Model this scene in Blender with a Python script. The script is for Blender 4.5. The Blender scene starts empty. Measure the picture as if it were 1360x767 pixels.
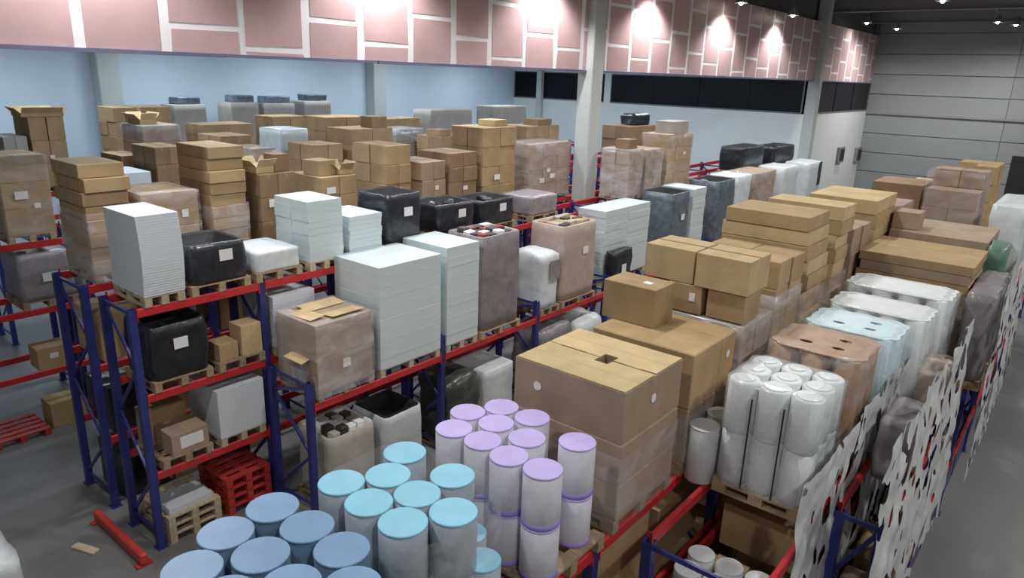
import bpy, bmesh, math, random
from mathutils import Vector, Matrix, noise

random.seed(7)
SC = bpy.context.scene
COL = SC.collection

# ------------------------------------------------------------------ camera
H = 6.8                                    # eye height above the floor
F, PITCH, ROLL, YAW = 940.0, 0.295382546, 0.0331612558, 0.677880616
cy, sy = math.cos(YAW), math.sin(YAW)
FWD = Vector((-sy * math.cos(PITCH), cy * math.cos(PITCH), -math.sin(PITCH)))
RGT0 = Vector((cy, sy, 0)); UP0 = RGT0.cross(FWD)
RGT = math.cos(ROLL) * RGT0 + math.sin(ROLL) * UP0
UPV = -math.sin(ROLL) * RGT0 + math.cos(ROLL) * UP0
cd = bpy.data.cameras.new('camera'); cam = bpy.data.objects.new('camera', cd); COL.objects.link(cam)
cd.sensor_width = 36.0; cd.lens = F * 36.0 / 1360.0; cd.clip_end = 300
M = Matrix((RGT, UPV, -FWD)).transposed().to_4x4(); M.translation = Vector((0, 0, H))
cam.matrix_world = M
SC.camera = cam

# ------------------------------------------------------------------ world, exposure
w = bpy.data.worlds.new('world'); SC.world = w; w.use_nodes = True
w.node_tree.nodes['Background'].inputs[0].default_value = (0.55, 0.62, 0.72, 1)
w.node_tree.nodes['Background'].inputs[1].default_value = 0.0     # closed hall, no sky in view
SC.view_settings.view_transform = 'Standard'; SC.view_settings.look = 'None'
SC.view_settings.gamma = 1.0; SC.view_settings.use_curve_mapping = False
SC.view_settings.exposure = 0.0
LAMP_W, LAMP_COL = 170.0, (1.0, 0.975, 0.93)        # hanging lamps of the high hall
WASH_W = 130.0                                       # lamps along the plasterboard face
TUBE_W, TUBE_COL = 100.0, (0.80, 0.90, 1.0)          # cool tubes below the mezzanine

# pixel of the photograph (1360 x 767) -> point on a known plane of the place
def ray(px, py):
    return RGT * ((px - 680) / F) - UPV * ((py - 383.5) / F) + FWD
def on_x(px, py, X):                        # on the vertical plane of a rack front
    d = ray(px, py); t = X / d.x
    return d.y * t, d.z * t + H             # (Y, height)
def on_z(px, py, h):
    d = ray(px, py); t = (h - H) / d.z
    return d.x * t, d.y * t
def on_y(px, py, Y):
    d = ray(px, py); t = Y / d.y
    return d.x * t, d.z * t + H

# ------------------------------------------------------------------ materials
MATS = {}
def nt(name):
    m = bpy.data.materials.new(name); m.use_nodes = True
    n = m.node_tree; b = n.nodes['Principled BSDF']
    return m, n, b
def mat(name, col, rough=0.6, var=0.15, scale=6.0, bump=0.0, bscale=40.0, metal=0.0, spec=0.5, coat=0.0, stretch=None):
    m, n, b = nt(name)
    tc = n.nodes.new('ShaderNodeTexCoord')
    src = tc.outputs['Object']
    if stretch:
        mp = n.nodes.new('ShaderNodeMapping'); mp.inputs['Scale'].default_value = stretch
        n.links.new(src, mp.inputs['Vector']); src = mp.outputs[0]
    nz = n.nodes.new('ShaderNodeTexNoise'); nz.inputs['Scale'].default_value = scale; nz.inputs['Detail'].default_value = 5
    n.links.new(src, nz.inputs['Vector'])
    oi = n.nodes.new('ShaderNodeObjectInfo')
    rp = n.nodes.new('ShaderNodeValToRGB')
    c = Vector(col)
    rp.color_ramp.elements[0].position = 0.3; rp.color_ramp.elements[1].position = 0.7
    rp.color_ramp.elements[0].color = (*(c * (1 - var)), 1); rp.color_ramp.elements[1].color = (*(c * (1 + var)), 1)
    n.links.new(nz.outputs['Fac'], rp.inputs['Fac'])
    hs = n.nodes.new('ShaderNodeHueSaturation')
    mr = n.nodes.new('ShaderNodeMapRange'); mr.inputs[3].default_value = 1 - var * .7; mr.inputs[4].default_value = 1 + var * .7
    n.links.new(oi.outputs['Random'], mr.inputs[0]); n.links.new(mr.outputs[0], hs.inputs['Value'])
    n.links.new(rp.outputs[0], hs.inputs['Color']); n.links.new(hs.outputs[0], b.inputs['Base Color'])
    b.inputs['Roughness'].default_value = rough; b.inputs['Metallic'].default_value = metal
    b.inputs['Specular IOR Level'].default_value = spec; b.inputs['Coat Weight'].default_value = coat
    if bump:
        n2 = n.nodes.new('ShaderNodeTexNoise'); n2.inputs['Scale'].default_value = bscale; n2.inputs['Detail'].default_value = 3
        n.links.new(src, n2.inputs['Vector'])
        bp = n.nodes.new('ShaderNodeBump'); bp.inputs['Strength'].default_value = bump; bp.inputs['Distance'].default_value = 0.02
        n.links.new(n2.outputs['Fac'], bp.inputs['Height']); n.links.new(bp.outputs[0], b.inputs['Normal'])
    MATS[name] = m
    return m
def emit(name, col, s):
    m, n, b = nt(name)
    b.inputs['Base Color'].default_value = (*col, 1); b.inputs['Emission Color'].default_value = (*col, 1)
    b.inputs['Emission Strength'].default_value = s; MATS[name] = m
def film_mat(name, tint, lo, hi, scale=5.0):
    m, n, b = nt(name)
    out = n.nodes['Material Output']
    b.inputs['Base Color'].default_value = (*tint, 1); b.inputs['Roughness'].default_value = 0.16
    b.inputs['Specular IOR Level'].default_value = 0.8
    tc = n.nodes.new('ShaderNodeTexCoord'); nz = n.nodes.new('ShaderNodeTexNoise')
    mp = n.nodes.new('ShaderNodeMapping'); mp.inputs['Scale'].default_value = (1, 1, 2.2); mp.inputs['Rotation'].default_value = (.3, .2, 0)
    n.links.new(tc.outputs['Object'], mp.inputs[0]); n.links.new(mp.outputs[0], nz.inputs['Vector'])
    nz.inputs['Scale'].default_value = scale; nz.inputs['Detail'].default_value = 3; nz.inputs['Distortion'].default_value = .8
    mr = n.nodes.new('ShaderNodeMapRange'); mr.inputs[1].default_value = .35; mr.inputs[2].default_value = .68
    mr.inputs[3].default_value = lo; mr.inputs[4].default_value = hi
    n.links.new(nz.outputs['Fac'], mr.inputs[0])
    bp = n.nodes.new('ShaderNodeBump'); bp.inputs['Strength'].default_value = .45; bp.inputs['Distance'].default_value = .04
    n.links.new(nz.outputs['Fac'], bp.inputs['Height']); n.links.new(bp.outputs[0], b.inputs['Normal'])
    tr = n.nodes.new('ShaderNodeBsdfTransparent'); mx = n.nodes.new('ShaderNodeMixShader')
    n.links.new(mr.outputs[0], mx.inputs[0]); n.links.new(tr.outputs[0], mx.inputs[1]); n.links.new(b.outputs[0], mx.inputs[2])
    n.links.new(mx.outputs[0], out.inputs['Surface']); MATS[name] = m
def carton_mat(name, col, tape=(0.42, 0.33, 0.2)):
    # brown board with a faint taped seam down the middle of the lid and over the ends
    m = mat(name, col, rough=0.75, var=0.14, scale=3.0, bump=0.15, bscale=60, spec=.25)
    n = m.node_tree; b = n.nodes['Principled BSDF']
    src = b.inputs['Base Color'].links[0].from_socket
    tc = n.nodes.new('ShaderNodeTexCoord'); sp = n.nodes.new('ShaderNodeSeparateXYZ'); n.links.new(tc.outputs['Generated'], sp.inputs[0])
    a = n.nodes.new('ShaderNodeMath'); a.operation = 'SUBTRACT'; a.inputs[1].default_value = .5; n.links.new(sp.outputs['Y'], a.inputs[0])
    ab = n.nodes.new('ShaderNodeMath'); ab.operation = 'ABSOLUTE'; n.links.new(a.outputs[0], ab.inputs[0])
    lt = n.nodes.new('ShaderNodeMath'); lt.operation = 'LESS_THAN'; lt.inputs[1].default_value = .045; n.links.new(ab.outputs[0], lt.inputs[0])
    gz = n.nodes.new('ShaderNodeMath'); gz.operation = 'GREATER_THAN'; gz.inputs[1].default_value = .80; n.links.new(sp.outputs['Z'], gz.inputs[0])
    mu = n.nodes.new('ShaderNodeMath'); mu.operation = 'MULTIPLY'; n.links.new(lt.outputs[0], mu.inputs[0]); n.links.new(gz.outputs[0], mu.inputs[1])
    m3 = n.nodes.new('ShaderNodeMath'); m3.operation = 'MULTIPLY'; m3.inputs[1].default_value = .45; n.links.new(mu.outputs[0], m3.inputs[0])
    mx = n.nodes.new('ShaderNodeMix'); mx.data_type = 'RGBA'; n.links.new(m3.outputs[0], mx.inputs[0]); n.links.new(src, mx.inputs[6])
    mx.inputs[7].default_value = (*tape, 1); n.links.new(mx.outputs[2], b.inputs['Base Color'])
    return m

carton_mat('carton', (0.40, 0.28, 0.155))
carton_mat('carton_dark', (0.27, 0.18, 0.105))
carton_mat('carton_light', (0.52, 0.395, 0.225))
carton_mat('carton_pink', (0.35, 0.262, 0.195))
carton_mat('carton_grey', (0.40, 0.38, 0.35))
mat('paper_white', (0.58, 0.67, 0.70), .5, .03, 1, .3, 2.2, stretch=(1, 1, 5))
mat('sheet_white', (0.62, 0.67, 0.73), .6, .02, 2, .08, 4, stretch=(1, 1, 6))
mat('white_wrap', (0.62, 0.68, 0.71), .3, .08, 5, .5, 7)
mat('white_roll', (0.66, 0.70, 0.73), .45, .06, 5, .25, 14)
mat('lilac_end', (0.47, 0.40, 0.75), .5, .06, 5)
mat('lilac_body', (0.66, 0.66, 0.74), .4, .08, 4, .3, 12)
mat('lilac_band', (0.36, 0.27, 0.75), .4, .1, 4)
mat('cyan_end', (0.23, 0.53, 0.70), .5, .06, 5)
mat('cyan_body', (0.40, 0.45, 0.52), .35, .15, 4, .4, 10)
mat('blue_end', (0.17, 0.30, 0.49), .4, .08, 4)
mat('blue_body', (0.10, 0.17, 0.26), .4, .15, 4)
mat('brown_roll', (0.36, 0.23, 0.15), .4, .2, 5, .3, 12)
mat('pale_roll', (0.55, 0.72, 0.80), .4, .06, 5, .2, 12)
mat('black_wrap', (0.018, 0.022, 0.030), .28, .4, 6, .6, 9, spec=.6)
mat('black_inner', (0.006, 0.007, 0.009), .7, .3, 6)
mat('grey_wrap', (0.25, 0.23, 0.25), .3, .2, 5, .6, 8)
mat('beige_wrap', (0.47, 0.39, 0.34), .35, .1, 5, .5, 8)
mat('slate_wrap', (0.12, 0.15, 0.19), .28, .35, 6, .6, 8, spec=.6)
mat('dark_foil', (0.05, 0.055, 0.05), .25, .4, 5, .8, 6, spec=.7)
mat('dark_goods', (0.05, 0.04, 0.045), .5, .5, 14)
mat('red_goods', (0.22, 0.05, 0.05), .5, .5, 14)
mat('green_wrap', (0.10, 0.20, 0.15), .4, .2, 5, .4, 8)
mat('label', (0.78, 0.78, 0.80), .5, .03, 5)
mat('wood', (0.37, 0.27, 0.17), .8, .25, 3, .3, 30, stretch=(1, 8, 8))
mat('wood_pale', (0.52, 0.43, 0.30), .8, .2, 3, .3, 30, stretch=(1, 8, 8))
mat('beam_red', (0.50, 0.028, 0.035), .4, .12, 4, .05, 20)
mat('post_blue', (0.028, 0.036, 0.19), .4, .2, 4, .05, 20)
mat('pallet_red', (0.42, 0.04, 0.03), .5, .2, 4)
mat('floor', (0.145, 0.147, 0.148), .4, .18, 0.5, .06, 30)
mat('wall_white', (0.72, 0.76, 0.76), .8, .03, .5)
mat('wall_blue', (0.66, 0.79, 0.90), .8, .03, .5)
mat('joint_white', (0.84, 0.84, 0.86), .75, .04, 3)
mat('board_pink', (0.56, 0.385, 0.39), .42, .07, 1.6)
mat('column', (0.50, 0.54, 0.53), .7, .05, 1)
mat('edge_trim', (0.28, 0.28, 0.42), .35, .1, 2, metal=.6)
mat('roof', (0.15, 0.145, 0.14), .8, .1, .6)
mat('steel', (0.24, 0.24, 0.25), .5, .1, 2)
mat('panel_grey', (0.30, 0.32, 0.34), .65, .05, .5)
mat('window_glass', (0.008, 0.010, 0.014), .35, .2, 1, spec=.15)
mat('window_frame', (0.16, 0.17, 0.18), .5, .1, 2)
mat('black_plastic', (0.02, 0.02, 0.022), .5, .2, 5)
mat('net', (0.62, 0.63, 0.65), .35, .12, 6, .4, 12)
emit('lamp_glow', (1.0, 0.95, 0.86), 25.0)
emit('tube_glow', (0.75, 0.88, 1.0), 6.0)
film_mat('film', (0.74, 0.74, 0.78), .04, .34, 1.8)
film_mat('film_heavy', (0.74, 0.74, 0.78), .12, .55, 1.6)
film_mat('film_milky', (0.72, 0.76, 0.79), .22, .5, 1.6)
film_mat('film_light', (0.78, 0.80, 0.84), .02, .22, 6)

# ------------------------------------------------------------------ geometry helpers
def new_obj(name, me, parent=None, loc=(0, 0, 0), rot=None):
    o = bpy.data.objects.new(name, me); COL.objects.link(o)
    o.location = loc
    if rot: o.rotation_euler = rot
    if parent: o.parent = parent
    return o
def thing(name, label, cat, loc=(0, 0, 0), group=None, rz=0.0):
    o = new_obj(name, None, None, loc); o.empty_display_size = .2
    o.rotation_euler = (0, 0, rz)
    return tag(o, label, cat, group)
def tag(o, label, cat, group=None):
    o['label'] = label; o['category'] = cat
    if group: o['group'] = group
    return o
def structure(o):
    o['kind'] = 'structure'; return o
def bm_mesh(bm, name, m, smooth=False):
    me = bpy.data.meshes.new(name); bm.normal_update(); bm.to_mesh(me); bm.free()
    for x in (m if isinstance(m, (list, tuple)) else [m]): me.materials.append(MATS[x])
    if smooth:
        for p in me.polygons: p.use_smooth = True
    return me
def add_box(bm, x0, x1, y0, y1, z0, z1, mi=0):
    v = [bm.verts.new(p) for p in ((x0, y0, z0), (x1, y0, z0), (x1, y1, z0), (x0, y1, z0), (x0, y0, z1), (x1, y0, z1), (x1, y1, z1), (x0, y1, z1))]
    for f in ((0, 3, 2, 1), (4, 5, 6, 7), (0, 1, 5, 4), (1, 2, 6, 5), (2, 3, 7, 6), (3, 0, 4, 7)):
        fc = bm.faces.new([v[i] for i in f]); fc.material_index = mi
BOXC = {}
def box_me(sx, sy, sz, m, bev=0.008, name='box'):
    """box centred in x,y with its base at z=0; alike boxes share one mesh"""
    k = (round(sx, 3), round(sy, 3), round(sz, 3), m, bev)
    if k not in BOXC:
        bm = bmesh.new(); add_box(bm, -sx / 2, sx / 2, -sy / 2, sy / 2, 0, sz)
        if bev:
            bmesh.ops.bevel(bm, geom=bm.edges[:], offset=min(bev, sx * .2, sy * .2, sz * .2), segments=1, affect='EDGES')
        BOXC[k] = bm_mesh(bm, name, m)
    return BOXC[k]
def q(v, s=0.02): return round(v / s) * s
def rr_ring(sx, sy, r, k, n=4):
    r = min(r, sx / 2 * .98, sy / 2 * .98); pts = []
    for cx, cyy, a0 in ((sx / 2 - r, sy / 2 - r, 0), (-sx / 2 + r, sy / 2 - r, 90), (-sx / 2 + r, -sy / 2 + r, 180), (sx / 2 - r, -sy / 2 + r, 270)):
        for i in range(n + 1):
            a = math.radians(a0 + 90 * i / n); pts.append((cx + r * math.cos(a), cyy + r * math.sin(a)))
    # extra points on the straight sides so that wrinkles show
    out = []
    for i, p in enumerate(pts):
        out.append(p); nx = pts[(i + 1) % len(pts)]
        if i % (n + 1) == n:
            for j in range(1, k): out.append((p[0] + (nx[0] - p[0]) * j / k, p[1] + (nx[1] - p[1]) * j / k))
    return out
def loft(rings, m, amp=0.0, freq=3.0, cap_top=True, cap_bot=True, seed=0, k=5, smooth=True, name='loft', mi=None):
    """rings: list of (z, sx, sy, corner_r[, dx, dy])"""
    bm = bmesh.new(); rows = []
    base = None
    for r in rings:
        z, sx, sy, cr = r[:4]; dx, dy = (r[4], r[5]) if len(r) > 4 else (0, 0)
        pts = rr_ring(sx, sy, cr, k)
        if base is None: base = len(pts)
        row = []
        for (x, y) in pts:
            o = Vector((x, y, z))
            if amp:
                o += noise.noise_vector(Vector((x * freq + seed * 7.1, y * freq, z * freq))) * amp
            row.append(bm.verts.new((o.x + dx, o.y + dy, o.z if amp == 0 else z + (o.z - z) * .6)))
        rows.append(row)
    n = min(len(r) for r in rows)
    for ri in range(len(rows) - 1):
        a, b = rows[ri], rows[ri + 1]
        for i in range(n):
            f = bm.faces.new((a[i], a[(i + 1) % n], b[(i + 1) % n], b[i]))
            if mi: f.material_index = mi[ri]
    if cap_bot: bm.faces.new(list(reversed(rows[0])))
    if cap_top:
        c = bm.verts.new(sum((v.co for v in rows[-1]), Vector()) / len(rows[-1])); R_ = rows[-1]
        for i in range(len(R_)):
            f = bm.faces.new((R_[i], R_[(i + 1) % len(R_)], c)); f.smooth = True
            if mi: f.material_index = mi[-1]
    me = bm_mesh(bm, name, m, False)
    if smooth:
        for p in me.polygons: p.use_smooth = len(p.vertices) < 5
    return me
CYLC = {}
def cyl_me(r, h, m, seg=20, bev=0.0, name='cyl'):
    k = (round(r, 3), round(h, 3), m, seg, bev)
    if k not in CYLC:
        bm = bmesh.new()
        prof = [(r - bev, 0), (r, bev), (r, h - bev), (r - bev, h)] if bev else [(r, 0), (r, h)]
        rows = [[bm.verts.new((a * math.cos(2 * math.pi * i / seg), a * math.sin(2 * math.pi * i / seg), z)) for i in range(seg)] for a, z in prof]
        for a, b in zip(rows, rows[1:]):
            for i in range(seg): bm.faces.new((a[i], a[(i + 1) % seg], b[(i + 1) % seg], b[i])).smooth = True
        bm.faces.new(list(reversed(rows[0]))); bm.faces.new(rows[-1])
        CYLC[k] = bm_mesh(bm, name, m)
    return CYLC[k]
def bar(bm, a, b, t, t2=None, mi=0):
    """square bar from a to b"""
    a, b = Vector(a), Vector(b); d = (b - a).normalized()
    u = d.cross(Vector((0, 0, 1)));
    if u.length < .01: u = Vector((1, 0, 0))
    u.normalize(); v = d.cross(u).normalized(); t2 = t2 or t
    vs = []
    for p in (a, b):
        for s1, s2 in ((-1, -1), (1, -1), (1, 1), (-1, 1)): vs.append(bm.verts.new(p + u * s1 * t / 2 + v * s2 * t2 / 2))
    for f in ((3, 2, 1, 0), (4, 5, 6, 7), (0, 1, 5, 4), (1, 2, 6, 5), (2, 3, 7, 6), (3, 0, 4, 7)):
        bm.faces.new([vs[i] for i in f]).material_index = mi
PALC = {}
def pallet_me(sx, sy, m='wood'):
    """wooden pallet, base at z=0, 0.144 high: boards, stringer boards and nine blocks"""
    k = (round(sx, 2), round(sy, 2), m)
    if k not in PALC:
        bm = bmesh.new()
        nb = 5
        for i in range(nb):
            x = -sx / 2 + (sx - .12) * i / (nb - 1); add_box(bm, x, x + .12, -sy / 2, sy / 2, .122, .144)
        for i in range(3):
            y = -sy / 2 + (sy - .1) * i / 2; add_box(bm, -sx / 2, sx / 2, y, y + .1, .1, .122)
            add_box(bm, -sx / 2, sx / 2, y, y + .1, 0, .022)
            for j in range(3):
                x = -sx / 2 + (sx - .14) * j / 2; add_box(bm, x, x + .14, y, y + .1, .022, .1)
        PALC[k] = bm_mesh(bm, 'pallet', m)
    return PALC[k]
PH = .144
def paper_label(parent, x, y, z, sy, sz, face='x', name='paper_label', m='label'):
    if face == 'x': me = box_me(.006, sy, sz, m, 0, 'label')
    elif face == 'y': me = box_me(sy, .006, sz, m, 0, 'label')
    else: me = box_me(sy, sz, .006, m, 0, 'label')
    return new_obj(name, me, parent, (x, y, z))

# ------------------------------------------------------------------ kinds of goods
def span(row_x, px1, py, px2):
    Y1, h = on_x(px1, py, row_x); Y2, _ = on_x(px2, py, row_x)
    return Y1, Y2, h
def root_at(name, label, cat, X1, Y1, Y2, base, depth, group=None):
    return thing(name, label, cat, (X1 - depth / 2, (Y1 + Y2) / 2, base), group)

def carton_load(label, X1, Y1, Y2, base, top, depth=1.1, nx=2, ny=2, layer=.32, m='carton', film='film', jit=.012, tags=0, pallet=True, group=None, name='carton_pallet', cat='carton stack', film_to=1.0, drop=(), loose=0, flat=False, mats=None):
    """film wrapped cartons on a wooden pallet; drop: (ix, iy) cartons missing from the top layer"""
    t = root_at(name, label, cat, X1, Y1, Y2, base, depth, group)
    sx, sy = q(depth), q(Y2 - Y1); z0 = 0
    if pallet: new_obj('pallet', pallet_me(q(sx, .05), q(sy, .05)), t); z0 = PH
    hh = top - base - z0; nz = max(1, round(hh / layer)); lh = hh / nz
    cxs, cys = sx / nx, sy / ny
    for k in range(nz):
        for i in range(nx):
            for j in range(ny):
                if k == nz - 1 and (i, j) in drop: continue
                mm = m if not mats else mats[(i + 2 * j + 3 * k) % len(mats)]
                g = .006
                dx = random.uniform(-jit, jit); dy = random.uniform(-jit, jit)
                new_obj('carton', box_me(q(cxs - g, .01), q(cys - g, .01), lh - .003, mm, .008, 'carton'), t,
                        (-sx / 2 + cxs * (i + .5) + dx, -sy / 2 + cys * (j + .5) + dy, z0 + k * lh), (0, 0, random.uniform(-.01, .01)))
    for k in range(tags):
        lx = sx / 2 + .022
        paper_label(t, lx, random.uniform(-.28, .28) * sy, z0 + random.uniform(.25, .75) * hh, random.choice((.1, .14, .2)), random.choice((.09, .12, .14)))
    if film:
        ht = z0 + hh * film_to
        zs = [0.06 + (ht - .06) * i / 7 for i in range(8)]
        rings = [(z, sx + .05, sy + .05, .04) for z in zs] + [(ht + .012, sx - .04, sy - .04, .04), (ht + .014, sx * .72, sy * .72, .04)]
        me = loft(rings, film, .018, 4, cap_top=False, cap_bot=False, seed=random.random() * 9, name='film')
        new_obj('stretch_film', me, t)
    return t

def sheet_load(label, X1, Y1, Y2, base, top, depth=1.0, n=9, m='paper_white', wob=.008, lean=0.0, cols=(1, 1), film=None, group=None, name='paper_pallet', cat='paper stack', pallet=True):
    """white sheet goods: bundles lying on each other on a pallet"""
    t = root_at(name, label, cat, X1, Y1, Y2, base, depth, group)
    sx, sy = q(depth), q(Y2 - Y1); z0 = PH if pallet else 0
    if pallet: new_obj('pallet', pallet_me(q(sx, .05), q(sy, .05), 'wood_pale'), t)
    lh = (top - base - z0) / n
    for k in range(n):
        f = (k + .5) / n
        for i in range(cols[0]):
            for j in range(cols[1]):
                cx, cyy = sx / cols[0], sy / cols[1]
                new_obj('bundle', box_me(q(cx - .004, .01), q(cyy - .004, .01), lh - .0003, m, .0025, 'bundle'), t,
                        (-sx / 2 + cx * (i + .5) + random.uniform(-wob, wob) + lean * math.sin(f * 3.0), -sy / 2 + cyy * (j + .5) + random.uniform(-wob, wob), z0 + k * lh))
    if film:
        hh = top - base
        zs = [0.06 + (hh - .06) * i / 6 for i in range(7)]
        me = loft([(z, sx + .05, sy + .05, .05) for z in zs] + [(hh + .015, sx - .03, sy - .03, .05)], film, .015, 4, cap_top=True, cap_bot=False, seed=random.random() * 9, name='film')
        new_obj('stretch_film', me, t)
    return t

def bin_load(label, X1, Y1, Y2, base, top, depth=1.0, m='black_wrap', inner='black_inner', lab=True, group=None, name='wrapped_bin', cat='bin', bulge=.03, goods=None, rim=.05, pallet=True, lumps=0):
    """film wrapped open container with a folded rim and a sunken top"""
    t = root_at(name, label, cat, X1, Y1, Y2, base, depth, group)
    sx, sy = depth, Y2 - Y1; z0 = 0
    if pallet: new_obj('pallet', pallet_me(q(sx, .05), q(sy, .05)), t); z0 = PH
    hh = top - base - z0; rings = []
    for i in range(9):
        f = i / 8; b = bulge * math.sin(f * math.pi)
        rings.append((z0 + hh * f, sx - .04 + b, sy - .04 + b, .12))
    rings += [(z0 + hh + .015, sx - .09, sy - .09, .10), (z0 + hh - .01, sx - .09 - rim * 2, sy - .09 - rim * 2, .09), (z0 + hh - .14, sx - .12 - rim * 2, sy - .12 - rim * 2, .09)]
    new_obj('wrap', loft(rings, [m, inner], .022, 4.0, seed=random.random() * 20, name='wrap', mi=[0] * 9 + [1, 1, 1]), t)
    if goods:
        gx, gy = (sx - .3) / 4, (sy - .3) / 4
        for i in range(4):
            for j in range(4):
                mm = goods[(i * 3 + j) % len(goods)]
                new_obj('packet', box_me(q(gx - .015, .01), q(gy - .015, .01), .15, mm, .01, 'packet'), t,
                        (-sx / 2 + .15 + gx * (i + .5), -sy / 2 + .15 + gy * (j + .5), z0 + hh - .13 + random.uniform(-.02, .05)), (random.uniform(-.08, .08), random.uniform(-.08, .08), random.uniform(-.15, .15)))
    for k in range(lumps):
        s = random.uniform(.12, .2)
        me = loft([(0, s, s * 1.2, .05), (s * .3, s * 1.15, s * 1.3, .06), (s * .55, s * .7, s * .8, .05)], m, .04, 6, seed=k + random.random() * 9, k=2, name='bag')
        new_obj('bag', me, t, (random.uniform(-.2, .2) * sx, random.uniform(-.3, .3) * sy, z0 + hh - .1), (0, 0, random.uniform(0, 3)))
    if lab:
        paper_label(t, sx / 2 + .012, random.uniform(-.08, .12) * sy, z0 + hh * random.uniform(.45, .6), .2, .16)
    return t

def wrap_load(label, X1, Y1, Y2, base, top, depth=1.0, m='white_wrap', amp=.03, r=.08, group=None, name='wrapped_pallet', cat='wrapped goods', pallet=True, taper=.0, labs=(), crown=.0):
    """goods fully covered by opaque or milky film"""
    t = root_at(name, label, cat, X1, Y1, Y2, base, depth, group)
    sx, sy = depth, Y2 - Y1; z0 = 0
    if pallet: new_obj('pallet', pallet_me(q(sx, .05), q(sy, .05)), t); z0 = PH
    hh = top - base - z0
    rings = [(z0 + hh * i / 8, sx * (1 - taper * i / 8) - .02, sy * (1 - taper * i / 8) - .02, r) for i in range(9)]
    rings += [(z0 + hh + .02 + crown * .6, sx * (1 - taper) - .1 - crown, sy * (1 - taper) - .1 - crown, r), (z0 + hh + .02 + crown, sx * .45, sy * .45, r)]
    new_obj('wrap', loft(rings, m, amp, 4.0, seed=random.random() * 20, name='wrap'), t)
    for (fy, fz, wy, wz, mm) in labs:
        paper_label(t, sx / 2 + .012, fy * sy, z0 + hh * fz, wy, wz, m=mm)
    return t

def roll(label, X, Y, z, r, h, body, end, cat='roll', group=None, band=None, parent=None, film=False, tilt=0):
    """one roll standing on end: wound body, end disc and bottom band"""
    if parent is None:
        t = thing('foil_roll', label, cat, (X, Y, z), group, random.uniform(0, 6))
    else:
        t = new_obj('roll', None, parent, (X, Y, z), (0, 0, random.uniform(0, 6)))
    new_obj('body', cyl_me(r, h - .012, body, 24, .012, 'roll_body'), t)
    new_obj('end_disc', cyl_me(r * 1.015, .02, end, 24, .006, 'end_disc'), t, (0, 0, h - .02))
    if band: new_obj('bottom_band', cyl_me(r * 1.012, .05, band, 24, .006, 'band'), t, (0, 0, .002))
    return t

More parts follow.
